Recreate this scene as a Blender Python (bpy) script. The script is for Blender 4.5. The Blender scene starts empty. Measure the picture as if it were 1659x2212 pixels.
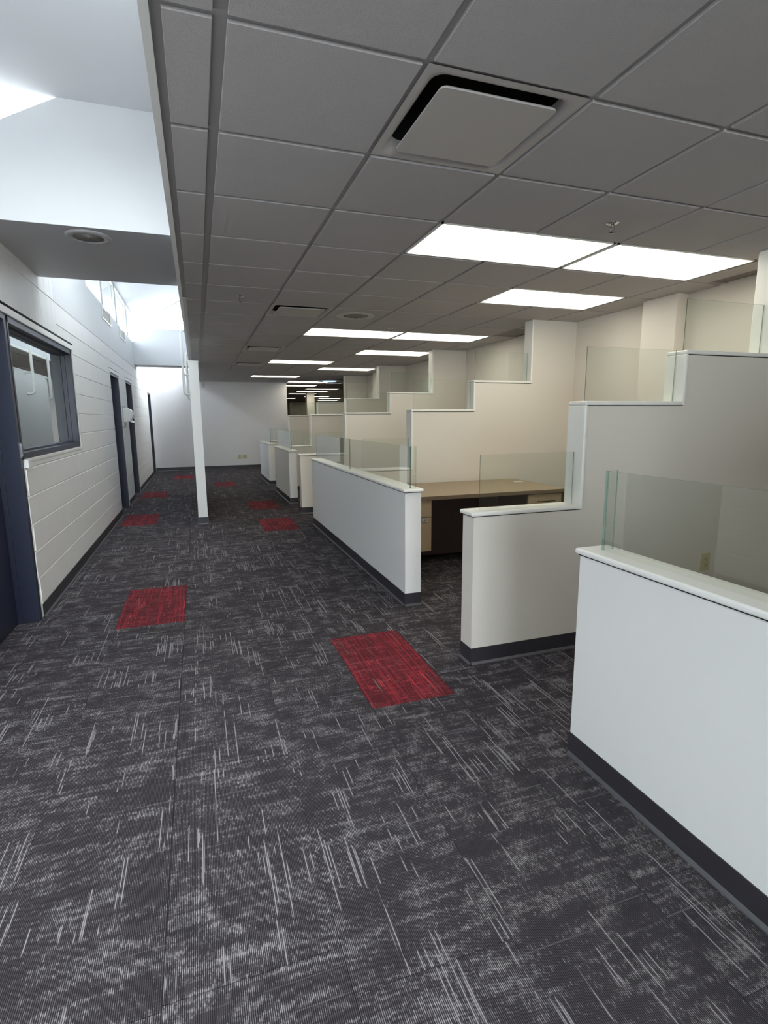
import bpy, bmesh, math, random
from mathutils import Matrix, Vector
random.seed(7)
S = bpy.context.scene
C = S.collection

# ------------------------------------------------------------------ camera
F_PX, YAW, PITCH, ROLL = 1158.2, math.radians(18.91), math.radians(9.91), math.radians(-0.43)
CAM_H = 1.432
cy, sy, cp, sp, cr, sr = math.cos(YAW), math.sin(YAW), math.cos(PITCH), math.sin(PITCH), math.cos(ROLL), math.sin(ROLL)
fw = Vector((sy*cp, cy*cp, -sp)); rt = Vector((cy, -sy, 0)); up = rt.cross(fw)
r2 = cr*rt + sr*up; u2 = -sr*rt + cr*up
cam_d = bpy.data.cameras.new('camera'); cam = bpy.data.objects.new('camera', cam_d); C.objects.link(cam)
cam_d.sensor_fit = 'VERTICAL'; cam_d.sensor_height = 24.0; cam_d.lens = F_PX*24.0/2212.0
cam_d.clip_start = 0.02; cam_d.clip_end = 300
M = Matrix((r2, u2, -fw)).transposed().to_4x4(); M.translation = Vector((0, 0, CAM_H)); cam.matrix_world = M
S.camera = cam

# ------------------------------------------------------------------ sky, light, exposure
W = bpy.data.worlds.new('sky'); S.world = W; W.use_nodes = True
bg = W.node_tree.nodes['Background']; bg.inputs[0].default_value = (0.88, 0.93, 1.0, 1); bg.inputs[1].default_value = 19.0
S.view_settings.view_transform = 'Standard'; S.view_settings.look = 'None'
S.view_settings.gamma = 1.0; S.view_settings.use_curve_mapping = False
S.view_settings.exposure = 0.0
PANEL_COL = (1.0, 0.945, 0.78); PANEL_STR = 5.6
S.cycles.max_bounces = 10; S.cycles.diffuse_bounces = 6; S.cycles.glossy_bounces = 4
S.cycles.transparent_max_bounces = 16; S.cycles.transmission_bounces = 6
S.cycles.sample_clamp_indirect = 4.0
S.cycles.caustics_reflective = False; S.cycles.caustics_refractive = False
S.cycles.use_denoising = True
XL_ = -1.16; YE_ = 16.42
def portal(name, loc, sx, sy_, rot):                 # guides sky light through an opening; some openings are added for fill
    d = bpy.data.lights.new(name, 'AREA'); d.shape = 'RECTANGLE'; d.size = sx; d.size_y = sy_
    d.cycles.is_portal = True
    o = bpy.data.objects.new(name, d); o.location = loc; o.rotation_euler = rot; C.objects.link(o)
portal('clerestory_portal', (-1.30, 11.2, 3.35), 0.66, 11.0, (0, math.radians(-90), 0))
portal('added_skylight_portal', (-0.60, 1.0, 3.36), 1.0, 3.4, (0, 0, 0))
portal('added_roof_portal', (-0.60, 6.05, 4.15), 1.15, 1.1, (0, math.radians(-31), 0))
portal('added_side_portal', (.04, 14.7, 3.2), 1.1, 3.0, (0, math.radians(90), 0))
portal('gable_portal', (-.53, YE_+.2, 3.75), .94, .9, (math.radians(-90), 0, 0))
portal('added_rear_portal', (0.12, -5.22, 1.25), 2.4, 2.3, (math.radians(90), 0, 0))

# ------------------------------------------------------------------ materials
def lin(c):
    return tuple(((v/255)/12.92 if v/255 <= .04045 else ((v/255+.055)/1.055)**2.4) for v in c) + (1,)
def mat(name, rgb, rough=.6, metal=0, bump=0, scale=200, var=0.0, vscale=3.0, spec=.5):
    m = bpy.data.materials.new(name); m.use_nodes = True; nt = m.node_tree; N = nt.nodes; L = nt.links
    b = N['Principled BSDF']; b.inputs['Roughness'].default_value = rough; b.inputs['Metallic'].default_value = metal
    b.inputs['Specular IOR Level'].default_value = spec
    b.inputs['Base Color'].default_value = lin(rgb)
    g = N.new('ShaderNodeNewGeometry')
    if var:
        n = N.new('ShaderNodeTexNoise'); n.inputs['Scale'].default_value = vscale; n.inputs['Detail'].default_value = 4
        L.new(g.outputs['Position'], n.inputs['Vector'])
        mx = N.new('ShaderNodeMix'); mx.data_type = 'RGBA'
        c = lin(rgb); mx.inputs[6].default_value = tuple(v*(1-var) for v in c[:3])+(1,); mx.inputs[7].default_value = tuple(min(1, v*(1+var)) for v in c[:3])+(1,)
        L.new(n.outputs['Fac'], mx.inputs[0]); L.new(mx.outputs[2], b.inputs['Base Color'])
    if bump:
        n2 = N.new('ShaderNodeTexNoise'); n2.inputs['Scale'].default_value = scale; n2.inputs['Detail'].default_value = 3
        L.new(g.outputs['Position'], n2.inputs['Vector'])
        bm_ = N.new('ShaderNodeBump'); bm_.inputs['Strength'].default_value = bump; bm_.inputs['Distance'].default_value = .002
        L.new(n2.outputs['Fac'], bm_.inputs['Height']); L.new(bm_.outputs['Normal'], b.inputs['Normal'])
    return m
def emis(name, rgb, st):
    m = bpy.data.materials.new(name); m.use_nodes = True; nt = m.node_tree
    nt.nodes.remove(nt.nodes['Principled BSDF']); e = nt.nodes.new('ShaderNodeEmission')
    e.inputs[0].default_value = rgb+(1,); e.inputs[1].default_value = st
    nt.links.new(e.outputs[0], nt.nodes['Material Output'].inputs[0]); return m
def glassy(name, tint, refl=1.9, rough=0.0, base=0.0):
    m = bpy.data.materials.new(name); m.use_nodes = True; nt = m.node_tree; N = nt.nodes; L = nt.links
    N.remove(N['Principled BSDF'])
    t = N.new('ShaderNodeBsdfTransparent'); t.inputs[0].default_value = tint+(1,)
    gl = N.new('ShaderNodeBsdfGlossy'); gl.inputs['Roughness'].default_value = rough; gl.inputs[0].default_value = (.97, 1, .98, 1)
    fr = N.new('ShaderNodeFresnel'); fr.inputs[0].default_value = 1.5
    ge = N.new('ShaderNodeNewGeometry')
    inv = N.new('ShaderNodeMath'); inv.operation = 'SUBTRACT'; inv.inputs[0].default_value = 1; L.new(ge.outputs['Backfacing'], inv.inputs[1])
    mu = N.new('ShaderNodeMath'); mu.operation = 'MULTIPLY'; mu.inputs[1].default_value = refl; L.new(fr.outputs[0], mu.inputs[0])
    ad = N.new('ShaderNodeMath'); ad.operation = 'ADD'; ad.inputs[1].default_value = base; ad.use_clamp = True; L.new(mu.outputs[0], ad.inputs[0])
    m2 = N.new('ShaderNodeMath'); m2.operation = 'MULTIPLY'; L.new(ad.outputs[0], m2.inputs[0]); L.new(inv.outputs[0], m2.inputs[1])
    mx = N.new('ShaderNodeMixShader'); L.new(m2.outputs[0], mx.inputs[0]); L.new(t.outputs[0], mx.inputs[1]); L.new(gl.outputs[0], mx.inputs[2])
    L.new(mx.outputs[0], N['Material Output'].inputs[0]); return m

def carpet(name, red):
    m = bpy.data.materials.new(name); m.use_nodes = True; nt = m.node_tree; N = nt.nodes; L = nt.links
    b = N['Principled BSDF']; b.inputs['Roughness'].default_value = .95; b.inputs['Specular IOR Level'].default_value = .15
    g = N.new('ShaderNodeNewGeometry'); oi = N.new('ShaderNodeObjectInfo')
    sep = N.new('ShaderNodeSeparateXYZ'); L.new(g.outputs['Position'], sep.inputs[0])
    def mth(op, a, b_=None, clamp=False):
        n = N.new('ShaderNodeMath'); n.operation = op; n.use_clamp = clamp
        for k, v in enumerate((a, b_)):
            if v is None: continue
            if isinstance(v, (int, float)): n.inputs[k].default_value = v
            else: L.new(v, n.inputs[k])
        return n.outputs[0]
    def comb(a, b_, c_=0.0):
        n = N.new('ShaderNodeCombineXYZ')
        for k, v in enumerate((a, b_, c_)):
            if isinstance(v, (int, float)): n.inputs[k].default_value = v
            else: L.new(v, n.inputs[k])
        return n.outputs[0]
    def noise(vec, detail=2, rough=.5):
        n = N.new('ShaderNodeTexNoise'); n.inputs['Scale'].default_value = 1; n.inputs['Detail'].default_value = detail; n.inputs['Roughness'].default_value = rough
        L.new(vec, n.inputs['Vector']); return n.outputs['Fac']
    def ss(v, a, c):
        n = N.new('ShaderNodeMapRange'); n.interpolation_type = 'SMOOTHSTEP'; n.inputs[1].default_value = a; n.inputs[2].default_value = c
        L.new(v, n.inputs[0]); return n.outputs[0]
    x, y = sep.outputs[0], sep.outputs[1]
    rnd = mth('MULTIPLY', oi.outputs['Random'], 37.0)
    P = 0.0050
    xr = mth('DIVIDE', x, P); rib = mth('FLOOR', xr); fx = mth('FRACT', xr)
    prof = ss(mth('ABSOLUTE', mth('SUBTRACT', fx, .5)), 0.40, .18)          # 1 on the yarn, 0 in the groove
    patch = noise(comb(mth('MULTIPLY', x, 8.0), mth('MULTIPLY', y, 11.0), rnd), 7, .74)
    cross = noise(comb(mth('MULTIPLY', x, 3.0), mth('MULTIPLY', y, 46.0), mth('ADD', rnd, 5)), 2, .5)
    fleck = noise(comb(mth('MULTIPLY', rib, 5.37), mth('MULTIPLY', y, 60.0), rnd), 3, .7)
    tone = mth('ADD', mth('ADD', mth('MULTIPLY', patch, 1.3), mth('MULTIPLY', cross, .75)), mth('MULTIPLY', fleck, 1.15))
    fl = mth('MULTIPLY', ss(tone, 1.54 if not red else 1.56, 2.04 if not red else 2.05), prof)
    # long bright yarn strokes along the tile
    col = mth('FLOOR', mth('DIVIDE', x, P*1.0))
    wn = N.new('ShaderNodeTexWhiteNoise'); wn.noise_dimensions = '2D'; L.new(comb(col, rnd), wn.inputs['Vector'])
    st = noise(comb(mth('MULTIPLY', col, 9.1), mth('MULTIPLY', y, 3.8), mth('ADD', rnd, 11)), 1, .4)
    clus = noise(comb(mth('MULTIPLY', x, 9.0), mth('MULTIPLY', y, 3.0), mth('ADD', rnd, 21)), 2, .5)
    sel = ss(mth('ADD', wn.outputs['Value'], mth('MULTIPLY', clus, 2.2)), 2.06, 2.10)
    stroke = mth('MULTIPLY', mth('MULTIPLY', ss(st, .47, .53), sel), ss(mth('ABSOLUTE', mth('SUBTRACT', fx, .5)), .48, .30))
    lines = ss(noise(comb(mth('MULTIPLY', x, 2.2), mth('MULTIPLY', y, 95.0), mth('ADD', rnd, 31)), 1, .5), .66, .74)
    lines = mth('MULTIPLY', lines, mth('ADD', mth('MULTIPLY', prof, .7), .1))
    fac = mth('MAXIMUM', mth('MAXIMUM', mth('MULTIPLY', fl, 1.0), mth('MULTIPLY', stroke, .8)), mth('MULTIPLY', lines, .4))
    dark = N.new('ShaderNodeMix'); dark.data_type = 'RGBA'
    dark.inputs[6].default_value = lin((32, 29, 33) if not red else (54, 24, 30)); dark.inputs[7].default_value = lin((86, 80, 84) if not red else (130, 46, 54))
    L.new(mth('MULTIPLY', prof, patch), dark.inputs[0])
    mx = N.new('ShaderNodeMix'); mx.data_type = 'RGBA'; L.new(fac, mx.inputs[0]); L.new(dark.outputs[2], mx.inputs[6])
    mx.inputs[7].default_value = lin((146, 141, 143))
    if red:
        sel2 = N.new('ShaderNodeMix'); sel2.data_type = 'RGBA'
        sel2.inputs[6].default_value = lin((222, 66, 78)); sel2.inputs[7].default_value = lin((118, 92, 92))
        rb = noise(comb(mth('MULTIPLY', x, 34.0), mth('MULTIPLY', y, 2.5), rnd), 3, .65)
        L.new(ss(rb, .38, .58), sel2.inputs[0]); L.new(sel2.outputs[2], mx.inputs[7])
    if red:
        stp = ss(noise(comb(mth('MULTIPLY', x, 75.0), mth('MULTIPLY', y, 1.3), mth('ADD', rnd, 3)), 2, .6), .50, .60)
        mx3 = N.new('ShaderNodeMix'); mx3.data_type = 'RGBA'; L.new(mx.outputs[2], mx3.inputs[6]); mx3.inputs[7].default_value = lin((176, 54, 62))
        L.new(mth('MULTIPLY', mth('MULTIPLY', stp, prof), .6), mx3.inputs[0]); mx = mx3
    L.new(mx.outputs[2], b.inputs['Base Color'])
    bp_ = N.new('ShaderNodeBump'); bp_.inputs['Strength'].default_value = .5; bp_.inputs['Distance'].default_value = .002
    L.new(prof, bp_.inputs['Height']); L.new(bp_.outputs['Normal'], b.inputs['Normal'])
    return m

MAT = dict(
    paint=mat('greige wall paint', (221, 216, 208), .55, bump=.12, scale=260, spec=.35),
    lit_paint=mat('wall paint brightened as if lit', (233, 233, 232), .5, bump=.12, scale=260, spec=.35),  # same wall paint, brightened to stand in for missing daylight
    lit_end_paint=mat('end wall paint toned as if skylit', (228, 227, 228), .55, bump=.12, scale=260, spec=.35),  # same greige paint, lighter and cooler to carry the skylight tone
    white=mat('white satin trim paint', (240, 240, 236), .35),
    plaster=mat('white plaster', (222, 223, 225), .6, bump=.1, scale=150, spec=.3),
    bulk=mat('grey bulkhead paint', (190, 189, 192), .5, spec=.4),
    block=mat('painted block', (236, 235, 234), .45, bump=.5, scale=120, var=.03, vscale=5),
    base=mat('charcoal rubber base', (48, 46, 52), .42),
    toe=mat('lighter rubber toe', (74, 74, 78), .35),  # toe edge set lighter than the base
    tile=mat('mineral ceiling tile', (184, 180, 180), .9, bump=.9, scale=420, var=.02, vscale=300, spec=.2),
    tee=mat('ceiling tee metal', (150, 147, 147), .45),
    joint_shade=mat('dark joint and painted shade', (20, 19, 22), .9),  # near-black for floor joints and for strips painted as shade
    navy=mat('navy door paint', (34, 38, 58), .38),
    navyframe=mat('slate navy frame paint', (40, 44, 62), .36),
    steel=mat('brushed steel', (150, 152, 156), .28, metal=.9),
    chrome=mat('chrome', (215, 215, 220), .12, metal=1),
    beige=mat('beige device plastic', (196, 186, 150), .4),
    offwhite=mat('white device plastic', (228, 228, 226), .35),
    darkhole=mat('dark slot', (10, 10, 11), .8),
    laminate=mat('light oak laminate', (158, 140, 114), .42, var=.06, vscale=20),
    edge=mat('taupe edge band', (104, 88, 72), .5),
    dark_lam=mat('dark walnut laminate', (62, 46, 44), .5, var=.05, vscale=25),
    black=mat('black metal', (18, 17, 18), .35),
    diff=mat('diffuser metal', (182, 178, 176), .4),
    slot=mat('grey return grille', (120, 114, 110), .6),
    pane=glassy('clear sheet glass', (.955, .975, .96), 2.0),
    winpane=glassy('window glass', (.80, .84, .80), 2.6, base=.24),
    skypane=glassy('tinted clerestory glass', (.77, .80, .81), 1.6),
    vent=mat('beige vent panel', (176, 168, 158), .6),
    carpet=carpet('charcoal ribbed carpet', False), carpet_red=carpet('red ribbed carpet', True),
    panel=emis('light panel diffuser', PANEL_COL, PANEL_STR),
    tube=emis('daylight tube lens', (.45, .65, 1.0), 1.6),
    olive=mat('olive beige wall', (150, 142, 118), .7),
)
def edge_glass(nm, rgb, fac):
    m = bpy.data.materials.new(nm); m.use_nodes = True; nt = m.node_tree; N = nt.nodes
    b = N['Principled BSDF']; b.inputs['Base Color'].default_value = lin(rgb); b.inputs['Roughness'].default_value = .10
    t = N.new('ShaderNodeBsdfTransparent'); t.inputs[0].default_value = (.62, .78, .74, 1)
    mx = N.new('ShaderNodeMixShader'); mx.inputs[0].default_value = fac
    nt.links.new(t.outputs[0], mx.inputs[1]); nt.links.new(b.outputs[0], mx.inputs[2]); nt.links.new(mx.outputs[0], N['Material Output'].inputs[0]); return m
MAT['glassedge'] = edge_glass('sheet glass edge', (120, 160, 156), .40)
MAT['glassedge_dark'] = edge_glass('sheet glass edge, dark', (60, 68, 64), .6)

# ------------------------------------------------------------------ mesh helpers
def link(name, me, m=None, parent=None):
    o = bpy.data.objects.new(name, me); C.objects.link(o)
    if m and not me.materials: me.materials.append(MAT[m] if isinstance(m, str) else m)
    if parent: o.parent = parent
    return o
def add_box(bm, x0, x1, y0, y1, z0, z1, mi=0):
    v = [bm.verts.new((x, y, z)) for x in (x0, x1) for y in (y0, y1) for z in (z0, z1)]
    fs = []
    for q in ((0, 1, 3, 2), (4, 6, 7, 5), (0, 4, 5, 1), (2, 3, 7, 6), (0, 2, 6, 4), (1, 5, 7, 3)):
        f = bm.faces.new([v[i] for i in q]); f.material_index = mi; fs.append(f)
    return v
def fin(bm, name, m, parent=None, bevel=0, seg=2, smooth=False):
    if bevel:
        bmesh.ops.bevel(bm, geom=list(bm.edges), offset=bevel, segments=seg, affect='EDGES', profile=.5)
    bmesh.ops.recalc_face_normals(bm, faces=list(bm.faces))
    me = bpy.data.meshes.new(name); bm.to_mesh(me); bm.free()
    if smooth:
        for p in me.polygons: p.use_smooth = True
    return link(name, me, m, parent)
def box(name, x0, x1, y0, y1, z0, z1, m, parent=None, bevel=0, seg=2):
    bm = bmesh.new(); add_box(bm, x0, x1, y0, y1, z0, z1); return fin(bm, name, m, parent, bevel, seg)
def boxes(name, lst, m, parent=None, bevel=0):
    bm = bmesh.new()
    for b in lst: add_box(bm, *b)
    return fin(bm, name, m, parent, bevel)
def prism(name, pts, a0, a1, axis, m, parent=None, bevel=0):      # polygon extruded along an axis ('Y': pts are x,z ; 'X': pts are y,z ; 'Z': x,y)
    bm = bmesh.new(); f = {'Y': lambda p, a: (p[0], a, p[1]), 'X': lambda p, a: (a, p[0], p[1]), 'Z': lambda p, a: (p[0], p[1], a)}[axis]
    A = [bm.verts.new(f(p, a0)) for p in pts]; B = [bm.verts.new(f(p, a1)) for p in pts]
    bm.faces.new(A); bm.faces.new(B[::-1]); n = len(pts)
    for i in range(n): bm.faces.new((A[i], A[(i+1) % n], B[(i+1) % n], B[i]))
    return fin(bm, name, m, parent, bevel)
def lathe(name, prof, m, parent=None, loc=(0, 0, 0), seg=32, smooth=True):   # profile (radius, z)
    bm = bmesh.new(); rings = []
    for r, z in prof:
        rings.append([bm.verts.new((loc[0]+max(r, 1e-4)*math.cos(2*math.pi*k/seg), loc[1]+max(r, 1e-4)*math.sin(2*math.pi*k/seg), loc[2]+z)) for k in range(seg)])
    for a, b in zip(rings, rings[1:]):
        for k in range(seg): bm.faces.new((a[k], a[(k+1) % seg], b[(k+1) % seg], b[k]))
    bm.faces.new(rings[0]); bm.faces.new(rings[-1])
    return fin(bm, name, m, parent, smooth=smooth)
def tube(name, pts, r, m, parent=None, seg=12):
    bm = bmesh.new(); rings = []; pts = [Vector(p) for p in pts]
    for i, p in enumerate(pts):
        d = (pts[min(i+1, len(pts)-1)]-pts[max(i-1, 0)]).normalized()
        a = d.orthogonal().normalized() if not rings else (pa - d*pa.dot(d)).normalized()
        pa = a; b = d.cross(a)
        rings.append([bm.verts.new(p+r*(a*math.cos(2*math.pi*k/seg)+b*math.sin(2*math.pi*k/seg))) for k in range(seg)])
    for a, b in zip(rings, rings[1:]):
        for k in range(seg): bm.faces.new((a[k], a[(k+1) % seg], b[(k+1) % seg], b[k]))
    bm.faces.new(rings[0]); bm.faces.new(rings[-1])
    return fin(bm, name, m, parent, smooth=True)
def thing(name, label, cat, loc=(0, 0, 0), group=None):
    o = bpy.data.objects.new(name, None); o.empty_display_size = .1; C.objects.link(o)
    o['label'] = label; o['category'] = cat
    if group: o['group'] = group
    return o
def tag(o, label, cat, group=None):
    o['label'] = label; o['category'] = cat
    if group: o['group'] = group
    return o
def struct(o): o['kind'] = 'structure'; return o
def rebase(root, loc):
    # keeps the parts where they are while the Empty sits at the thing's base
    root.location = loc
    for c in root.children:
        if c.type == 'MESH':
            c.location = -Vector(loc)
            for g in c.children: pass

# ------------------------------------------------------------------ dimensions
T = .6096; XA, YA = .127, 1.700; H = 2.498
XL, XR, YE = -1.16, 4.18, 16.42
def gx(i): return XA+i*T
def gy(j): return YA+j*T

# ------------------------------------------------------------------ floor with carpet tiles
floor = struct(box('floor', -1.4, 12.2, -5.2, 36.2, -.12, -.007, 'joint_shade'))
PW, PL = .4572, .9144
X0 = -.63-2*PW
reds = {(-.63, 3.95), (-1.087, 7.97), (-1.087, 10.75), (.741, 2.36), (.741, 6.93), (.741, 8.73), (.284, 12.06), (-.63, 14.03)}
meshes = {}
def plank(w, l, red):
    k = (round(w, 3), round(l, 3), red)
    if k not in meshes:
        bm = bmesh.new(); add_box(bm, 0, w, 0, l, -.007, 0)
        o = fin(bm, 'carpet_tile', 'carpet_red' if red else 'carpet'); meshes[k] = o.data; bpy.data.objects.remove(o)
    return meshes[k]
g = .0008
stuff_bm = bmesh.new()
for c in range(0, 13):
    xa = X0+c*PW; xb = xa+PW
    ys = sorted(y for (x, y) in reds if abs(x-xa) < .02)
    # joints of this column: step from every red tile
    if ys: base = ys[0]
    else: base = 2.36+[.0, .46, .23, .69][c % 4]
    cuts = []
    y = base
    while y > -1.6: y -= PL
    while y < YE:
        cuts.append(y); nxt = y+PL
        for r in ys:
            if y+.05 < r < nxt+.07: nxt = r
        y = nxt
    cuts.append(YE)
    x1, x2 = max(xa, -1.36), min(xb, XR)
    if x2-x1 < .02: continue
    for a, b in zip(cuts, cuts[1:]):
        red = any(abs(a-r) < .02 for r in ys)
        o = link('carpet_tile', plank(x2-x1-2*g, b-a-2*g, red), None, floor); o.location = (x1+g, a+g, 0)
        if red: o['label'] = 'red and charcoal carpet tile'
for (xa_, xb_, ya_, yb_) in ((-1.36, XR, -5.2, -1.62-.92), (2.6, 12.2, YE, 36.2), (XR, 12.2, 13.6, YE)):
    add_box(stuff_bm, xa_, xb_, ya_, yb_, -.007, 0)
so = fin(stuff_bm, 'carpet_field', 'carpet', floor); so['kind'] = 'stuff'

# ------------------------------------------------------------------ ceiling
ceiling = struct(box('ceiling', -.05, 12.2, -5.2, 36.2, 2.70, 2.80, 'tile'))
lights = [(2, 2), (4, 2), (4, 4), (2, 8), (4, 8), (4, 11), (2, 14), (4, 16), (2, 20), (4, 23), (4, 26), (6, 29), (6, 32), (6, 35.5), (6, 44), (8, 40), (10, 44), (11, 49), (2, -4), (4, -4), (4, -1.0)]
lights = [l for l in lights if l != (4, -1.0)]
diffs = [(1, 0), (1, 6), (1, 11), (1, 15)]
slots = [(3.80, XR-.003, 5.95, 6.545), (4.0, XR-.003, 2.90, 3.485)]
occ = set()
for i, j in lights:
    if j == int(j): occ |= {(i, j), (i+1, j)}
for i, j in diffs: occ.add((i, j))
tm = {}
def ctile(w, l):
    k = (round(w, 3), round(l, 3))
    if k not in tm:
        bm = bmesh.new(); v = add_box(bm, 0, w, 0, l, 0, .03)
        for q in v[0::2]:      # small chamfer on the tegular face
            pass
        o = fin(bm, 'ceiling_tile', 'tile', bevel=.0018, seg=1); tm[k] = o.data; bpy.data.objects.remove(o)
    return tm[k]
rv = .015
far_bm = bmesh.new()
xlines = [-.022]+[gx(i) for i in range(0, 7)]+[XR]
for j in range(-2, 25):
    y0, y1 = gy(j)+rv*.85, gy(j+1)-rv*.85
    if j == 24: y1 = YE
    if y0 > YE-.05: continue
    y1 = min(y1, YE)
    for c in range(8):
        i = c-1
        if (i, j) in occ: continue
        x0 = xlines[c]+(.0 if c == 0 else rv*(1.3 if c == 1 else .85)); x1 = xlines[c+1]-(0 if c == 7 else rv*(1.3 if c == 0 else .85))
        if c == 7:
            for s in slots:
                if s[2] < (y0+y1)/2 < s[3]: x1 = s[0]-.004
            if x1-x0 < .03: continue
        o = link('ceiling_tile', ctile(x1-x0, y1-y0), None, ceiling); o.location = (x0, y0, H)
for j in range(-12, 58):
    for i in range(-1, 20):
        if -2 <= j < 25 and i < 7: continue
        if (i, j) in occ: continue
        x0, x1, y0, y1 = gx(i)+rv, gx(i+1)-rv, gy(j)+rv, gy(j+1)-rv
        if i == -1: x0 = -.022
        if j < 25 and i >= 6: continue
        if j >= 25 and i < 4: continue
        if y1 > 36: continue
        if any(lj != int(lj) and x0 < gx(li+2) and x1 > gx(li) and y0 < gy(lj+1) and y1 > gy(lj) for li, lj in lights): continue
        add_box(far_bm, x0, x1, y0, y1, H, H+.03)
so = fin(far_bm, 'tile_field', 'tile', ceiling); so['kind'] = 'stuff'
TZ = H+.010
for i in range(0, 7):
    w = .019 if i == 0 else .012
    box('ceiling_tee', gx(i)-w, gx(i)+w, -5.0, YE, TZ, TZ+.025, 'tee', ceiling)
for j in range(-2, 25):
    box('ceiling_tee', -.03, XR, gy(j)-.012, gy(j)+.012, TZ-.0006, TZ+.024, 'tee', ceiling)
so = boxes('tee_field', [(gx(i)-.012, gx(i)+.012, YE, 36, TZ, TZ+.02) for i in range(4, 20)]+[(2.6, 12, gy(j)-.012, gy(j)+.012, TZ-.0006, TZ+.02) for j in range(25, 57)], 'tee', ceiling); so['kind'] = 'stuff'
box('wall_angle', -.052, -.020, -5, YE, TZ-.002, TZ+.02, 'tee', ceiling)
struct(box('trim_1', -.078, -.052, -5, YE, H-.006, H+.03, 'white')).name = 'trim_1'
box('wall_angle', 0.0, 2.587, YE-.022, YE-.001, TZ-.003, TZ+.01, 'tee', ceiling)

# ------------------------------------------------------------------ left wall: blocks, plaster band, openings
D1 = (3.30, 4.375, -.2, 2.16); WN = (4.375, 6.37, 1.165, 2.16)
D2 = (8.93, 9.86, -.2, 2.16); D3 = (10.76, 11.70, -.2, 2.16); D4 = (15.30, 16.22, -.2, 2.16)
openings = [D1, WN, D2, D3, D4]
FX = XL; BX = XL-.006
wl = struct(thing('wall_left', '', '')); del wl['label']; del wl['category']
def wall_cells(y0, y1, z0, z1, holes):
    ys = sorted({y0, y1, *[h[0] for h in holes], *[h[1] for h in holes]}); zs = sorted({z0, z1, *[h[2] for h in holes], *[h[3] for h in holes]})
    ys = [y for y in ys if y0 <= y <= y1]; zs = [z for z in zs if z0 <= z <= z1]
    out = []
    for a, b in zip(ys, ys[1:]):
        col = []
        for c, d in zip(zs, zs[1:]):
            if any(h[0]-1e-6 <= a and b <= h[1]+1e-6 and h[2]-1e-6 <= c and d <= h[3]+1e-6 for h in holes): continue
            if col and abs(col[-1][3]-c) < 1e-6: col[-1] = (a, b, col[-1][2], d)
            else: col.append((a, b, c, d))
        out += col
    return out
boxes('wall_core', [(XL-.2, BX, a, b, c, d) for a, b, c, d in wall_cells(-5.2, YE+.2, -.1, 2.70, openings)], 'block', wl)
# clerestory strip
panes = [(5.95, 7.42), (7.60, 8.85), (8.91, 10.33), (10.39, 11.86), (11.92, 13.35), (13.41, 14.85), (14.91, 16.3)]
ventb = [(8.72, 9.46), (10.54, 11.24)]
holes = [(a, b, 3.03, 3.655) for a, b in panes]
boxes('plaster_band', [(XL-.2, XL-.001, a, b, c, d) for a, b, c, d in wall_cells(5.34, YE+.2, 2.70, 3.70, holes+[(a, b, 2.86, 3.03) for a, b in ventb])]
      + [(XL-.2, XL-.001, -5.2, 5.34, 2.70, 3.03)] + [(XL-.2, XL-.001, -5.2, 3.95, 3.03, 3.40)], 'plaster', wl)
box('plaster_skim', BX, XL-.0004, 5.80, YE, 2.503, 2.70, 'plaster', wl)
bmesh_cache = {}
def block_mesh(l, h):
    k = (round(l, 3), round(h, 3))
    if k not in bmesh_cache:
        bm = bmesh.new(); d = .006+.02; c = .0035
        pts = [(-d, 0), (-c, 0), (0, c), (0, h-c), (-c, h), (-d, h)]
        A = [bm.verts.new((p[0], 0, p[1])) for p in pts]; B = [bm.verts.new((p[0], l, p[1])) for p in pts]
        bm.faces.new(A); bm.faces.new(B[::-1])
        for i in range(6): bm.faces.new((A[i], A[(i+1) % 6], B[(i+1) % 6], B[i]))
        o = fin(bm, 'block', 'block'); bmesh_cache[k] = o.data; bpy.data.objects.remove(o)
    return bmesh_cache[k]
blk = []
def course(z0, z1, L, off, ya, yb):
    y = ya-((ya-off) % L)
    while y < yb:
        a, b = max(y, ya), min(y+L, yb); y += L
        segs = [(a, b, z0, z1)]
        for h in openings:
            if h[2] >= z1 or h[3] <= z0: continue
            ns = []
            for s in segs:
                if h[0] >= s[1] or h[1] <= s[0]: ns.append(s); continue
                if h[2] > s[2]+.01 or h[3] < s[3]-.01:       # opening cuts the course in height only
                    if h[3] < s[3]-.01:
                        if s[0] < h[0]: ns.append((s[0], h[0], s[2], s[3]))
                        ns.append((max(s[0], h[0]), min(s[1], h[1]), h[3], s[3]))
                        if s[1] > h[1]: ns.append((h[1], s[1], s[2], s[3]))
                    else:
                        if s[0] < h[0]: ns.append((s[0], h[0], s[2], s[3]))
                        ns.append((max(s[0], h[0]), min(s[1], h[1]), s[2], h[2]))
                        if s[1] > h[1]: ns.append((h[1], s[1], s[2], s[3]))
                else:
                    if s[0] < h[0]: ns.append((s[0], h[0], s[2], s[3]))
                    if s[1] > h[1]: ns.append((h[1], s[1], s[2], s[3]))
            segs = ns
        for s in segs:
            if s[1]-s[0] > .03 and s[3]-s[2] > .03: blk.append(s)
Y_B0 = -1.0
course(0.0, .10, .4, 0, Y_B0, YE)
for k in range(12):
    z0 = .1+.2*k
    lo = Y_B0 if z0+.2 <= 2.15 else 5.8
    course(z0, z0+.2, .4, (k % 2)*.2, lo, YE)
course(2.2, 2.5, .195, .04, Y_B0, 5.8)          # upright course over the window
course(2.5, 2.7, .195, .04, Y_B0, 5.8)
blk.sort(key=lambda s: s[0])
vis = [b for b in blk if b[1] > 3.1]; near, farb = vis[:298], vis[298:]+[b for b in blk if b[1] <= 3.1]
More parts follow.
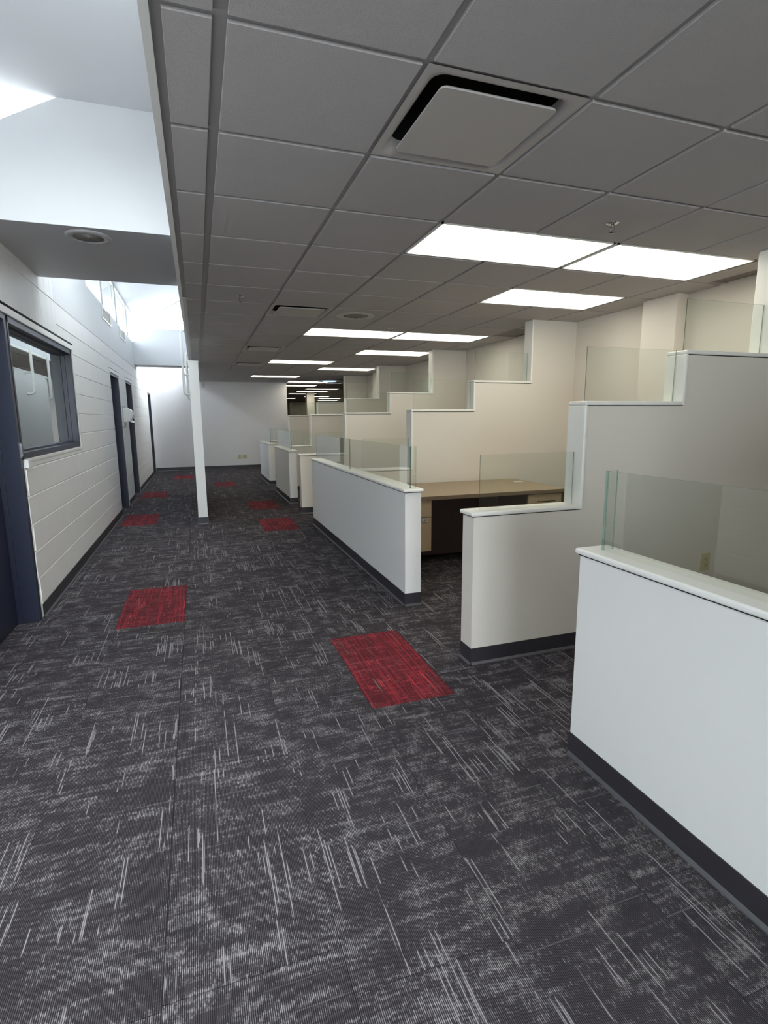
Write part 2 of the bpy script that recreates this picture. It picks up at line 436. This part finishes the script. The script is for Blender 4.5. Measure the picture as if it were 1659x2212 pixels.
for a, b, c, d in near:
    gz = .003; gh = .0018 if (c >= 2.15 and b < 5.9) else .0003; o = link('block', block_mesh(b-a-2*gh, d-c-2*gz), None, wl); o.location = (FX, a+gh, c+gz)
bm = bmesh.new()
for a, b, c, d in farb: add_box(bm, FX-.02, FX, a+.0006, b-.0006, c+.003, d-.003)
so = fin(bm, 'block_field', 'block', wl); so['kind'] = 'stuff'
# lintel strips above openings (white, with a thin dark strip over them painted as gap shade)
for y0, y1 in ((3.25, 6.42), (8.88, 9.91), (10.71, 11.75), (15.25, 16.27)):
    box('lintel_strip', XL-.05, XL+.006, y0, y1, 2.135, 2.185, 'white', wl, bevel=.004)
    box('painted_lintel_shade', XL-.02, XL+.004 if y0 < 5 else XL+.0025, y0, y1, 2.186, 2.204 if y0 < 5 else 2.193, 'joint_shade', wl)
# clerestory windows
for n, (a, b) in enumerate(panes):
    o = struct(box('window_%d' % (n+2), XL-.034, XL-.027, a, b, 3.03, 3.655, 'skypane'))
    fr = [(XL-.05, XL-.012, a-.0, a+.03, 3.03, 3.655), (XL-.05, XL-.012, b-.03, b, 3.03, 3.655), (XL-.05, XL-.012, a, b, 3.03, 3.055), (XL-.05, XL-.012, a, b, 3.63, 3.655)]
    boxes('window_frame', fr, 'white', o)
for a, b in ventb:
    o = tag(box('wall_vent', XL-.10, XL-.003, a+.002, b-.002, 2.862, 3.028, 'vent'), 'beige vent panel below the %s clerestory pane' % ('nearer' if a < 10 else 'farther'), 'vent')
    boxes('vent_frame', [(XL, XL+.01, a-.02, b+.02, 2.842, 2.862), (XL, XL+.01, a-.02, a, 2.862, 3.03), (XL, XL+.01, b, b+.02, 2.862, 3.03), (XL, XL+.006, a, (a+b)/2, 2.99, 3.03)], 'white', o)

# base along the left wall
def cove(name, p0, p1, n, parent=None, h=.1):
    # rubber base from p0 to p1 (xy), n = outward direction
    (x0, y0), (x1, y1) = p0, p1
    bm = bmesh.new(); prof = [(0, 0), (.014, 0), (.013, .004), (.005, .016), (.004, h), (0, h)]
    A = [bm.verts.new((x0+n[0]*u, y0+n[1]*u, z)) for u, z in prof]; B = [bm.verts.new((x1+n[0]*u, y1+n[1]*u, z)) for u, z in prof]
    bm.faces.new(A); bm.faces.new(B[::-1]); fs = []
    for i in range(6):
        f = bm.faces.new((A[i], A[(i+1) % 6], B[(i+1) % 6], B[i]))
        if i in (1, 2): f.material_index = 1
    o = fin(bm, name, None, parent); o.data.materials.append(MAT['base']); o.data.materials.append(MAT['toe']); return o
k = 0
bl = struct(cove('baseboard_left', (XL, 4.385), (XL, 8.91), (1, 0)))
for a, b in ((9.88, 10.74), (11.72, 15.28), (16.24, YE)):
    cove('base_strip', (XL, a), (XL, b), (1, 0), bl)
cove('base_strip', (XL, -5), (XL, 3.28), (1, 0), bl)
be = struct(cove('baseboard_end', (XL, YE), (2.587, YE), (0, -1)))

# doors of the left wall
def door(n, y0, y1, lab):
    f = []
    xo, xi = XL-.012, XL-.19
    leaf = struct(box('door_%d' % n, XL-.185, XL-.140, y0+.055, y1-.055, .008, 2.09, 'navy', bevel=.003))
    for a, b in ((y0, y0+.05), (y1-.05, y1)):
        boxes('door_frame', [(XL-.195, XL-.004, a+.002, b-.002, 0, 2.13), (XL-.14, XL-.11, (b-.005 if a == y0 else a-.012), (b+.012 if a == y0 else a+.005), 0, 2.10)], 'navyframe', leaf, bevel=.002)
    boxes('door_head', [(XL-.195, XL-.004, y0+.05, y1-.05, 2.095, 2.133)], 'navyframe', leaf)
    tube('door_handle', [(XL-.14, y0+.13, 1.0), (XL-.085, y0+.13, 1.0), (XL-.08, y0+.14, 1.0), (XL-.08, y0+.24, 1.0)], .009, 'steel', leaf)
    box('painted_jamb_shade', XL-.19, XL-.003, y1-.002, y1+.003, 0, 2.13, 'joint_shade', leaf)  # solid dark strip painted as the shade between jamb and wall
    return leaf
d1 = door(1, D1[0], D1[1]-.02, '')
boxes('hinge', [(XL-.06, XL+.004, 4.308, 4.350, 1.18, 1.285), (XL-.004, XL+.010, 4.320, 4.338, 1.19, 1.275)], 'steel', d1, bevel=.003)
for n, d in ((2, D2), (3, D3), (4, D4)): door(n, d[0], d[1], '')
# corridor window with navy frame
w1 = struct(box('window_1', XL-.105, XL-.097, 4.40, 6.33, 1.19, 2.12, 'winpane'))
y0, y1, z0, z1 = 4.378, 6.368, 1.167, 2.133
boxes('window_frame', [(XL-.16, XL-.006, y0, y0+.03, z0, z1), (XL-.16, XL-.006, y1-.045, y1, z0, z1), (XL-.16, XL-.006, y0, y1, z0, z0+.045), (XL-.16, XL-.006, y0, y1, z1-.045, z1)], 'navyframe', w1, bevel=.003)
boxes('window_stop', [(XL-.095, XL-.06, y0+.03, y1-.045, z0+.045, z0+.06), (XL-.095, XL-.06, y1-.06, y1-.045, z0+.06, z1-.06), (XL-.095, XL-.06, y0+.03, y1-.045, z1-.06, z1-.045)], 'navy', w1)
boxes('caulk_line', [(XL-.004, XL+.004, y0+.02, y1+.012, z0-.022, z0-.004), (XL-.004, XL+.003, y1, y1+.014, z0, z1)], 'white', w1)
tag(box('cover_box', XL, XL+.022, 4.380, 4.435, 1.105, 1.160, 'block', bevel=.004), 'small cream cover box under the window corner by the near door', 'cover box')

# room behind the window
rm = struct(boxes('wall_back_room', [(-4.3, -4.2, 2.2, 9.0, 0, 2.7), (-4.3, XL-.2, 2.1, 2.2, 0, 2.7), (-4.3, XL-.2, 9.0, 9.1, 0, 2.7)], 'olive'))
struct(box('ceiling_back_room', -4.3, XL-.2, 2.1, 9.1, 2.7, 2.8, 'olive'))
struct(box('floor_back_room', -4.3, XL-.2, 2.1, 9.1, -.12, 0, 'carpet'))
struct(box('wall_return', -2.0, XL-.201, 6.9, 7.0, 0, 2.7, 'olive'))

# ------------------------------------------------------------------ other walls of the room
we = struct(boxes('wall_end', [(XL-.2, 2.587, YE, YE+.2, 0, 2.70), (XL-.2, -.06, YE, YE+.2, 2.70, 3.30), (XL-.2, -.06, YE, YE+.2, 4.2, 4.6), (XL-.2, -1.0, YE, YE+.2, 3.3, 4.2)], 'lit_end_paint'))
wr = struct(box('wall_right', XR, XR+.15, -5.2, 13.58, 0, 2.70, 'paint'))
wb = struct(boxes('wall_back', [(1.32, XR+.15, -5.35, -5.2, 0, 2.75), (XL-.2, -1.08, -5.35, -5.2, 0, 2.75), (XL-.2, 1.32, -5.35, -5.2, 2.40, 2.75), (XL-.2, 1.32, -5.35, -5.2, 0, .10), (XL-.2, .1, -5.35, -5.2, 2.6, 3.45)], 'paint'))
o = struct(box('window_12', -1.08, 1.32, -5.28, -5.272, .10, 2.40, 'pane'))  # window added behind the camera to bring in fill daylight
boxes('window_frame', [(-1.08, -1.03, -5.31, -5.23, .1, 2.4), (1.27, 1.32, -5.31, -5.23, .1, 2.4), (.09, .15, -5.31, -5.23, .1, 2.4), (-1.08, 1.32, -5.31, -5.23, 2.35, 2.4), (-1.08, 1.32, -5.31, -5.23, .1, .16)], 'navyframe', o)
# bulkhead wall between the monitor and the office ceiling
struct(boxes('wall_bulkhead', [(-.058, .02, -5.2, 5.34, 2.53, 3.45), (-.058, .02, 5.34, 13.2, 2.5, 4.45), (-.058, .02, 16.2, YE+.2, 2.5, 4.45), (-.058, .02, 13.2, 16.2, 2.5, 2.66), (-.058, .02, 13.2, 16.2, 3.75, 4.45), (-.058, .02, 14.66, 14.74, 2.66, 3.75)], 'plaster'))
prof = [(XL-.001, 2.6), (-.06, 2.6), (-.06, 3.30), (-.66, 3.30), (XL-.001, 3.03)]
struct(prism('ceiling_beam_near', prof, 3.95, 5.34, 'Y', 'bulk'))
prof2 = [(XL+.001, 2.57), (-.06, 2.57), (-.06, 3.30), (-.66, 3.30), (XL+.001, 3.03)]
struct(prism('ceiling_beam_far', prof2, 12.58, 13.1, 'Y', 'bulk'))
# white faces of the beams
struct(prism('trim_2', prof, 3.942, 3.95, 'Y', 'plaster'))
struct(prism('trim_3', prof2, 12.572, 12.58, 'Y', 'plaster'))
# triangular glazed light above the near beam face
o = struct(prism('window_9', [(XL, 3.03), (-.66, 3.30), (XL, 3.30)], 3.952, 3.960, 'Y', 'pane'))
struct(box('window_16', -1.0, -.06, YE+.10, YE+.108, 3.30, 4.2, 'pane'))
# low corridor ceiling near the camera with a skylight added out of view for fill light
struct(boxes('ceiling_corridor', [(XL-.2, -.06, 2.7, 3.95, 3.30, 3.40), (XL-.2, -.06, -5.2, -0.7, 3.30, 3.40), (XL-.2, -1.10, -0.7, 2.7, 3.30, 3.40), (-.10, -.06, -0.7, 2.7, 3.30, 3.40)], 'plaster'))
sk = struct(box('window_10', -1.10, -.10, -0.7, 2.7, 3.385, 3.39, 'pane'))
struct(box('window_14', -.03, -.022, 13.2, 16.2, 2.66, 3.75, 'pane'))  # unseen side window added to light the end bay
# monitor roof
sl = .60
def roofz(x): return 3.665+sl*(x-XL)
def roofpiece(name, xa, xb, ya, yb, m, parent=None, th=.15, dz=0):
    return prism(name, [(xa, roofz(xa)+dz), (xb, roofz(xb)+dz), (xb, roofz(xb)+th+dz), (xa, roofz(xa)+th+dz)], ya, yb, 'Y', m, parent)
rf = struct(roofpiece('ceiling_monitor', XL-.3, .05, 6.6, YE+.3, 'plaster'))
roofpiece('roof_panel', XL-.3, .05, 5.30, 5.5, 'plaster', rf)
roofpiece('roof_panel', XL-.3, -1.08, 5.5, 6.6, 'plaster', rf); roofpiece('roof_panel', -.14, .05, 5.5, 6.6, 'plaster', rf)
struct(roofpiece('window_11', -1.08, -.14, 5.5, 6.6, 'pane', None, .006, .12))  # roof glazing added out of view to brighten the corridor
struct(prism('wall_monitor_near', [(XL, 3.03), (-.66, 3.30), (-.06, 3.30), (-.06, roofz(-.06)), (XL, roofz(XL))], 5.34, 5.44, 'Y', 'plaster'))
for y in (9.9, 14.3):
    prism('roof_seam', [(XL, roofz(XL)-.012), (-.06, roofz(-.06)-.012), (-.06, roofz(-.06)+.01), (XL, roofz(XL)+.01)], y, y+.03, 'Y', 'bulk', rf)

# wing wall seen on end
wg = thing('wing_wall', 'tall narrow white wing wall seen end-on beside the corridor', 'wall')
box('wall_panel', -.062, .062, 7.74, 11.1, 0, 2.185, 'lit_paint', wg)
box('wall_cap', -.068, .068, 7.735, 11.105, 2.185, 2.20, 'white', wg, bevel=.003)
for p0, p1, n in (((-.062, 7.74), (.062, 7.74), (0, -1)), ((.062, 7.73), (.062, 11.1), (1, 0)), ((-.062, 7.73), (-.062, 11.1), (-1, 0))):
    cove('base_strip', p0, p1, n, wg)
rebase(wg, (0, 7.74, 0))
def rail(y, xs, z0, z1, lab):
    r = thing('grab_rail', lab, 'rail', group='pipe rails on the wing wall')
    pts = [(-.064, y, z0-.05)]
    for k in range(7):
        a = math.pi/2*k/6; pts.append((xs+.045-.045*math.sin(a), y, z0-.005-.045*math.cos(a)))
    for k in range(7):
        a = math.pi/2*k/6; pts.append((xs+.045-.045*math.cos(a), y, z1-.04+.045*math.sin(a)))
    pts.append((-.060, y, z1+.005))
    tube('rail_pipe', pts, .021, 'white', r)
    tube('rail_bracket', [(xs, y, 2.17), (-.064, y, 2.17)], .016, 'white', r)
    lathe('bracket_plate', [(.035, 0), (.035, .006)], 'white', r, (0, 0, 0)).matrix_world = Matrix.Translation((-.062, y, 2.17)) @ Matrix.Rotation(math.radians(-90), 4, 'Y')
rail(9.8, -.166, 1.90, 2.88, 'nearer white bent pipe rail on the tall wing wall'); rail(11.04, -.118, 1.86, 2.66, 'farther white bent pipe rail on the tall wing wall')

# ------------------------------------------------------------------ cubicle walls
TH = .13; ZL, ZM, ZT = .882, 1.495, 1.805
CT = .024
def cap(x0, x1, y0, y1, z, parent, name='cap_board'):
    box('painted_cap_shadow', x0+.0115, x1-.0115 if name == 'low' else x1, y0+.0115, y1-.0115, z-.001, z+.005, 'joint_shade', parent)  # dark strip painted as the shadow line under the cap
    return box('cap_board', x0, x1, y0, y1, z+.004, z+.004+CT, 'white', parent, bevel=.008, seg=3)
def glass(x0, x1, y0, y1, z0, z1, parent, edge='glassedge'):
    bm = bmesh.new(); add_box(bm, x0, x1, y0, y1, z0, z1)
    bmesh.ops.recalc_face_normals(bm, faces=list(bm.faces))
    thinx = (x1-x0) < (y1-y0)
    for f in bm.faces:
        n = f.normal; f.material_index = 0 if (abs(n.x) > .5 if thinx else abs(n.y) > .5) else 1
    o = fin(bm, 'glass_panel', None, parent); o.data.materials.append(MAT['pane']); o.data.materials.append(MAT[edge]); return o
def stepped(yf, x0, label):
    t = thing('partition_wall', label, 'partition', group='stepped partition walls of the cubicles')
    a, b = yf, yf+TH
    XS, XM, XT = 2.16, 2.89, 3.605
    xe = XR-.001
    prism('wall_panel', [(x0, .0), (xe, .0), (xe, 2.497), (XT, 2.497), (XT, ZT), (XM, ZT), (XM, ZM), (XS, ZM), (XS, ZL), (x0, ZL)], a, b, 'Y', 'paint', t)
    ov = .013
    lx = x0-(.018 if x0 < 1.5 else -.001)
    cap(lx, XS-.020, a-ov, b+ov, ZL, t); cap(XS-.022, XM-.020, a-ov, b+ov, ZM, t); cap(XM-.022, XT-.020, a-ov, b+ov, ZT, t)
    for X, z0, z1 in ((XS, ZL, ZM), (XM, ZM, ZT), (XT, ZT, 2.497)):
        box('edge_board', X-.022, X-.001, a-ov, b+ov, z0+.004, z1+(.004 if z1 < 2.4 else 0), 'white', t, bevel=.006)
    for u0, u1, z in ((max(x0+.055, 1.50), XS-.026, ZL), (XS+.03, XM-.026, ZM), (XM+.03, XT-.026, ZT)):
        glass(u0, u1, a+.061, a+.067, z+.022, z+.343, t, 'glassedge_dark')
    for yy, s in ((a, -1), (b, 1)):
        cove('base_strip', (x0, yy), (xe, yy), (0, s), t)
    if x0 < 1.5: cove('base_strip', (x0, a-.005), (x0, b+.005), (-1, 0), t)
    rebase(t, (x0, yf, 0))
    return t
XP = 1.433
Y1, PER = 2.63, 2.70
stepped(Y1-PER, XP+TH, 'stepped grey partition wall nearest the camera beside the first white pony wall')
stepped(Y1, XP, 'stepped partition wall with wall outlet, in front of the wooden desk')
stepped(5.34, XP+TH, 'stepped partition wall directly behind the wooden desk')
stepped(8.05, XP, 'third stepped partition wall from the desk side, standing free of any corridor low wall')
stepped(10.73, XP+TH, 'fourth stepped partition wall joined to the short low wall in shade')
stepped(13.44, XP+TH, 'farthest stepped partition wall near the opening to the far room')
def pony(y0, y1, gl, label):
    t = thing('low_wall', label, 'low wall', group='white low walls along the corridor')
    box('wall_panel', XP, XP+TH, y0, y1, 0, ZL, 'lit_paint', t)
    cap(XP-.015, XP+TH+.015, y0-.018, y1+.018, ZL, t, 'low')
    for a, b in gl: glass(XP+.053, XP+.061, a, b, ZL+.022, ZL+.343, t, 'glassedge' if y0 < 0 else 'glassedge_dark')
    yr = gl[-1][1]-.008 if y0 < 0 else gl[0][0]
    glass(XP+.0615, XP+.105, yr, yr+.008, ZL+.022, ZL+.343, t)      # short return pane at the open end
    cove('base_strip', (XP, y0), (XP, y1), (-1, 0), t)
    cove('base_strip', (XP+TH, y0), (XP+TH, y1), (1, 0), t)
    cove('base_strip', (XP-.005, y0), (XP+TH+.005, y0), (0, -1), t); cove('base_strip', (XP-.005, y1), (XP+TH+.005, y1), (0, 1), t)
    rebase(t, (XP, y0, 0))
    return t
pony(-2.1, 1.735, [(-2.0, -.2), (-.19, 1.68)], 'white low corridor wall nearest the camera with a glass screen on its cap')
pony(3.695, 7.18, [(3.735, 5.43), (5.44, 7.12)], 'long white low corridor wall with two joined glass screens, beside the desk')
pony(9.13, 10.86, [(9.19, 10.80)], 'short low corridor wall in shade with one glass screen')
pony(11.91, 13.60, [(11.97, 13.54)], 'farthest low corridor wall near the end wall with outlets')

# pilasters on the right wall
for y0, y1, x0, lab in ((3.845, 4.24, 4.055, 'shallow column on the right wall in the desk cubicle'), (12.10, 12.50, 4.02, 'shallow column on the right wall in the farthest cubicle')):
    t = thing('wall_column', lab, 'column')
    box('shaft', x0, XR-.001, y0, y1, 0, 2.497, 'paint', t, bevel=.003)
    cove('base_strip', (x0, y0), (x0, y1), (-1, 0), t); cove('base_strip', (x0, y0), (XR, y0), (0, -1), t)
    rebase(t, (x0, y0, 0))

# ------------------------------------------------------------------ ceiling fixtures
names = {(2, 2): 'nearest flat light panel, left of the close pair', (4, 2): 'nearest flat light panel, right of the close pair', (4, 4): 'single light panel just behind the nearest pair',
         (2, 8): 'left light panel of the second pair behind the round ceiling diffuser', (4, 8): 'right light panel of the second pair',
         (4, 11): 'light panel behind the second pair, over the third partition', (2, 14): 'light panel beyond the second square diffuser',
         (4, 16): 'thin-looking light panel over the fourth partition', (2, 20): 'last light panel before the end wall', (4, 23): 'light panel beside the end wall corner',
         (4, 26): 'first light panel past the end wall corner', (6, 29): 'far room light panel above the bluish daylight dome line', (6, 32): 'far room light panel just before the column',
         (6, 35.5): 'far room light panel passing behind the column', (6, 44): 'small far light panel left of the column', (8, 40): 'far room light panel right of the column',
         (10, 44): 'far room light panel at the right, second farthest', (11, 49): 'farthest small light panel', (2, -4): 'light panel overhead behind the viewer, corridor side', (4, -4): 'light panel overhead behind the viewer, wall side'}
for i, j in lights:
    t = thing('ceiling_light', names[(i, j)], 'ceiling light', group='flat ceiling light panels')
    x0, x1, y0, y1 = gx(i)+.013, gx(i+2)-.013, gy(j)+.013, gy(j+1)-.013
    fwid = .012
    boxes('light_frame', [(x0, x1, y0, y0+fwid, H+.001, H+.03), (x0, x1, y1-fwid, y1, H+.001, H+.03), (x0, x0+fwid, y0, y1, H+.001, H+.03), (x1-fwid, x1, y0, y1, H+.001, H+.03)], 'white', t)
    box('diffuser', x0+fwid, x1-fwid, y0+fwid, y1-fwid, H+.008, H+.02, 'panel', t)
    rebase(t, ((x0+x1)/2, (y0+y1)/2, H))
def rrect(x0, x1, y0, y1, r, z, n=6):
    out = []
    for cx, cy_, a0 in ((x1-r, y1-r, 0), (x0+r, y1-r, 90), (x0+r, y0+r, 180), (x1-r, y0+r, 270)):
        for k in range(n+1):
            a = math.radians(a0+90*k/n); out.append((cx+r*math.cos(a), cy_+r*math.sin(a), z))
    return out
def loft(loops, name, m, parent, cap_ends=(False, True), smooth=False):
    bm = bmesh.new(); R = [[bm.verts.new(p) for p in l] for l in loops]; n = len(R[0])
    for a, b in zip(R, R[1:]):
        for k in range(n): bm.faces.new((a[k], a[(k+1) % n], b[(k+1) % n], b[k]))
    if cap_ends[0]: bm.faces.new(R[0])
    if cap_ends[1]: bm.faces.new(R[-1])
    return fin(bm, name, m, parent, smooth=smooth)
dl = ['large square air diffuser nearest the camera', 'square air diffuser beside the round ceiling diffuser', 'third square air diffuser along the ceiling', 'farthest square air diffuser along the ceiling']
for n, (i, j) in enumerate(diffs):
    t = thing('air_diffuser', dl[n], 'air vent', group='square plaque ceiling diffusers')
    x0, x1, y0, y1 = gx(i)+.004, gx(i+1)-.004, gy(j)+.004, gy(j+1)-.004
    lo = [rrect(x0, x1, y0, y1, .004, H+.004), rrect(x0+.022, x1-.022, y0+.022, y1-.022, .03, H+.001), rrect(x0+.036, x1-.036, y0+.036, y1-.036, .05, H+.006),
          rrect(x0+.048, x1-.048, y0+.048, y1-.048, .06, H+.020), rrect(x0+.054, x1-.054, y0+.054, y1-.054, .065, H+.045)]
    loft(lo, 'diffuser_shell', 'diff', t, (False, False), True)
    loft([rrect(x0+.052, x1-.052, y0+.052, y1-.052, .065, H+.043), rrect(x0+.052, x1-.052, y0+.052, y1-.052, .065, H+.15)], 'dark_throat', 'darkhole', t, (False, True))
    loft([rrect(x0+.080, x1-.080, y0+.075, y1-.085, .022, H-.001), rrect(x0+.076, x1-.076, y0+.071, y1-.081, .022, H-.006), rrect(x0+.078, x1-.078, y0+.073, y1-.083, .02, H-.010)], 'plaque', 'diff', t, (True, True))
    rebase(t, ((x0+x1)/2, (y0+y1)/2, H))
t = thing('round_diffuser', 'round flush ceiling diffuser between the square vent and the second light pair', 'air vent')
cx, cy_ = 1.651, 5.70
lathe('outer_ring', [(.20, .0), (.20, -.004), (.185, -.008), (.135, -.006), (.13, .0)], 'diff', t, (cx, cy_, H))
lathe('inner_cone', [(.128, -.001), (.10, -.004), (.05, -.012), (.02, -.014)], 'slot', t, (cx, cy_, H))
lathe('centre_knob', [(.012, -.014), (.012, -.03), (.004, -.034)], 'steel', t, (cx, cy_, H), 12)
rebase(t, (cx, cy_, H))
t = thing('beam_speaker', 'round white recessed ceiling speaker under the grey bulkhead', 'speaker')
cx, cy_, zz = -.585, 4.12, 2.6
lathe('speaker_ring', [(.135, .0), (.135, -.004), (.12, -.012), (.09, -.011), (.088, -.002)], 'bulk', t, (cx, cy_, zz))
lathe('speaker_grille', [(.089, -.0105), (.06, -.006), (.02, -.003), (.001, -.003)], 'slot', t, (cx, cy_, zz))
rebase(t, (cx, cy_, zz))
sl_ = [(2.27, 2.64, 'silver sprinkler head just before the nearest light pair'), (.43, 5.10, 'sprinkler head on the left by the edge of the ceiling'), (2.28, 6.36, 'sprinkler head between the second pair of lights'),
       (2.10, 9.95, 'tiny sprinkler head before the distant light panel'), (.49, 14.7, 'tiny sprinkler head near the end wall')]
for x, y, lab in sl_:
    t = thing('sprinkler', lab, 'sprinkler', group='ceiling sprinkler heads')
    lathe('escutcheon', [(.036, 0), (.036, -.002), (.022, -.006)], 'chrome', t, (x, y, H), 20)
    lathe('nozzle_body', [(.010, -.004), (.010, -.020), (.006, -.024)], 'steel', t, (x, y, H), 12)
    for s in (-1, 1): tube('frame_arm', [(x+s*.010, y, H-.018), (x+s*.014, y, H-.032), (x+s*.003, y, H-.048)], .0025, 'steel', t, 6)
    lathe('deflector', [(.015, -.048), (.015, -.050), (.004, -.052)], 'black', t, (x, y, H), 12)
    rebase(t, (x, y, H))
for s, lab in zip(slots, ('grey return air panel at the wall edge behind the desk cubicle', 'grey return air panel at the wall edge nearest the camera')):
    t = tag(box('return_panel', s[0], s[1], s[2], s[3], H+.012, H+.02, 'slot'), lab, 'air vent')
    boxes('slot_trim', [(s[0]-.006, s[0]+.006, s[2], s[3], H+.002, H+.018), (s[0], s[1], s[3]-.006, s[3]+.006, H+.002, H+.018)], 'tee', t)
t = thing('daylight_dome', 'round ceiling daylight lens glowing blue near the far room', 'ceiling light')
lathe('dome_ring', [(.40, 0), (.40, -.010), (.33, -.014), (.32, -.003)], 'white', t, (3.62, 15.25, H-.012)); lathe('dome_lens', [(.20, -.004), (.18, -.024), (.05, -.032)], 'tube', t, (3.62, 15.25, H-.012))
lathe('dome_reflector', [(.325, -.002), (.20, -.003)], 'chrome', t, (3.62, 15.25, H-.012))
rebase(t, (3.62, 15.25, H-.012))
tag(box('corner_sensor', .175, .215, YE-.045, YE-.001, 2.33, 2.47, 'offwhite', bevel=.004), 'small white sensor high on the end wall beside the wing wall top', 'sensor')

# ------------------------------------------------------------------ outlets and dispenser
def duplex(name, x0, x1, z0, z1, y, m, lab, kinds):
    t = thing(name, lab, 'wall outlet')
    box('cover_plate', x0, x1, y-.007, y, z0, z1, m, t, bevel=.002)
    w = (x1-x0)/kinds
    for k in range(kinds):
        xc = x0+w*(k+.5)
        for zc in ((z0+z1)/2-.021, (z0+z1)/2+.021):
            box('socket', xc-.016, xc+.016, y-.010, y-.0065, zc-.014, zc+.014, m, t, bevel=.0015)
            boxes('slots', [(xc-.008, xc-.005, y-.0106, y-.0098, zc-.003, zc+.007), (xc+.005, xc+.008, y-.0106, y-.0098, zc-.003, zc+.006), (xc-.002, xc+.002, y-.0106, y-.0098, zc-.010, zc-.006)], 'darkhole', t)
        lathe('screw', [(.003, 0), (.002, .001)], 'steel', t, (0, 0, 0), 8).matrix_world = Matrix.Translation((xc, y-.007, (z0+z1)/2)) @ Matrix.Rotation(math.radians(90), 4, 'X')
    rebase_mixed(t, (x0, y, z0))
def rebase_mixed(root, loc):
    for c in root.children: c.matrix_world = Matrix.Translation(-Vector(loc)) @ c.matrix_world
    root.location = loc
duplex('wall_outlet', 3.160, 3.236, .398, .516, Y1, 'beige', 'beige duplex outlet on the stepped partition seen through the nearest glass', 1)
duplex('wall_outlet', .985, 1.060, .270, .395, YE, 'offwhite', 'white outlet plate on the end wall, left of three', 1)
duplex('wall_outlet', 1.095, 1.170, .280, .405, YE, 'beige', 'narrow beige outlet plate on the end wall, middle of three', 1)
duplex('wall_outlet', 1.215, 1.335, .285, .405, YE, 'beige', 'wide beige outlet plate on the end wall, right of three', 2)
t = thing('wall_dispenser', 'white rounded wall dispenser between two navy doors', 'dispenser')
yd0, yd1 = 9.98, 10.24
pf = [(XL, 1.40), (XL+.06, 1.40), (XL+.105, 1.42), (XL+.14, 1.465), (XL+.152, 1.52), (XL+.142, 1.575), (XL+.11, 1.615), (XL+.06, 1.637), (XL, 1.64)]
prism('dispenser_body', pf, yd0, yd1, 'Y', 'offwhite', t, bevel=.008)
prism('lower_lip', [(XL+.09, 1.412), (XL+.135, 1.385), (XL+.158, 1.39), (XL+.150, 1.405), (XL+.115, 1.428)], yd0+.03, yd1-.03, 'Y', 'offwhite', t, bevel=.004)
box('back_plate', XL, XL+.012, yd0-.01, yd1+.01, 1.33, 1.67, 'diff', t)
rebase(t, (XL, yd0, 1.33))

# ------------------------------------------------------------------ desk
t = thing('office_desk', 'long light wood desk with drawers against the partition behind it', 'desk')
dx0, dx1, dy0, dy1 = 1.60, 3.395, 4.355, 5.318
box('desk_top', dx0, dx1, dy0, dy1, .712, .740, 'laminate', t, bevel=.0015)
box('top_edge_band', dx0, dx1, dy0-.003, dy0-.0002, .706, .7395, 'edge', t)
box('end_panel', dx1-.034, dx1, dy0-.002, dy1, 0.02, .711, 'edge', t)
box('end_panel', dx0, dx0+.03, dy0+.02, dy1, 0.02, .711, 'edge', t)
box('modesty_panel', dx0+.03, dx1-.034, 4.90, 4.92, .05, .711, 'dark_lam', t)
box('pedestal_body', 1.632, 1.950, 4.395, 4.899, .225, .711, 'dark_lam', t)
box('pedestal_body', 2.955, 3.355, 4.395, 4.899, .225, .711, 'dark_lam', t)
for x0, x1, z0, z1, hd in ((1.640, 1.952, .553, .704, 0), (1.640, 1.952, .235, .547, 0), (2.968, 3.345, .560, .696, 1), (2.968, 3.345, .235, .554, 1)):
    d = box('drawer', x0, x1, 4.374, 4.394, z0, z1, 'laminate', t, bevel=.0015)
    if hd:
        tube('drawer_handle', [(x0+.11, 4.374, (z0+z1)/2), (x0+.11, 4.350, (z0+z1)/2), (x0+.29, 4.350, (z0+z1)/2), (x0+.29, 4.374, (z0+z1)/2)], .005, 'black', d, 8)
box('lock_plate', 1.855, 1.912, 4.366, 4.3735, .508, .545, 'chrome', t, bevel=.002)
box('lock_plate', 1.875, 1.893, 4.362, 4.366, .518, .535, 'steel', t, bevel=.001)
pts = []
for k in range(20):
    a = 2*math.pi*k/20; pts.append((3.27+.058*math.cos(a)*(1 if abs(math.cos(a)) < .7 else 1), 5.02+.042*math.sin(a)))
prism('cable_grommet', pts, .7402, .746, 'Z', 'offwhite', t)
rebase_mixed(t, (dx0, dy0, 0))

# ------------------------------------------------------------------ far room beyond the cubicles
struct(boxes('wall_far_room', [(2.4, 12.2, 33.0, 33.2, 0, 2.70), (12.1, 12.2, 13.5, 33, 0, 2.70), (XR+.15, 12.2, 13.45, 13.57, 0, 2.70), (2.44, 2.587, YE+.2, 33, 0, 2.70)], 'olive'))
t = thing('far_column', 'pale free-standing column in the far room under the light panels', 'column')
box('shaft', 4.29, 4.60, 22.1, 22.42, 0, 2.497, 'paint', t, bevel=.004)
cove('base_strip', (4.29, 22.1), (4.60, 22.1), (0, -1), t)
rebase(t, (4.29, 22.1, 0))
t = thing('far_screen', 'distant grey framed screen wall seen over the farthest partition', 'partition')
box('screen_panel', 5.4, 8.6, 24.0, 24.08, 0, 2.05, 'olive', t)
boxes('screen_frame', [(5.34, 5.4, 23.99, 24.09, 0, 2.11), (5.34, 8.6, 23.99, 24.09, 2.05, 2.11)], 'white', t)
rebase(t, (5.4, 24.0, 0))
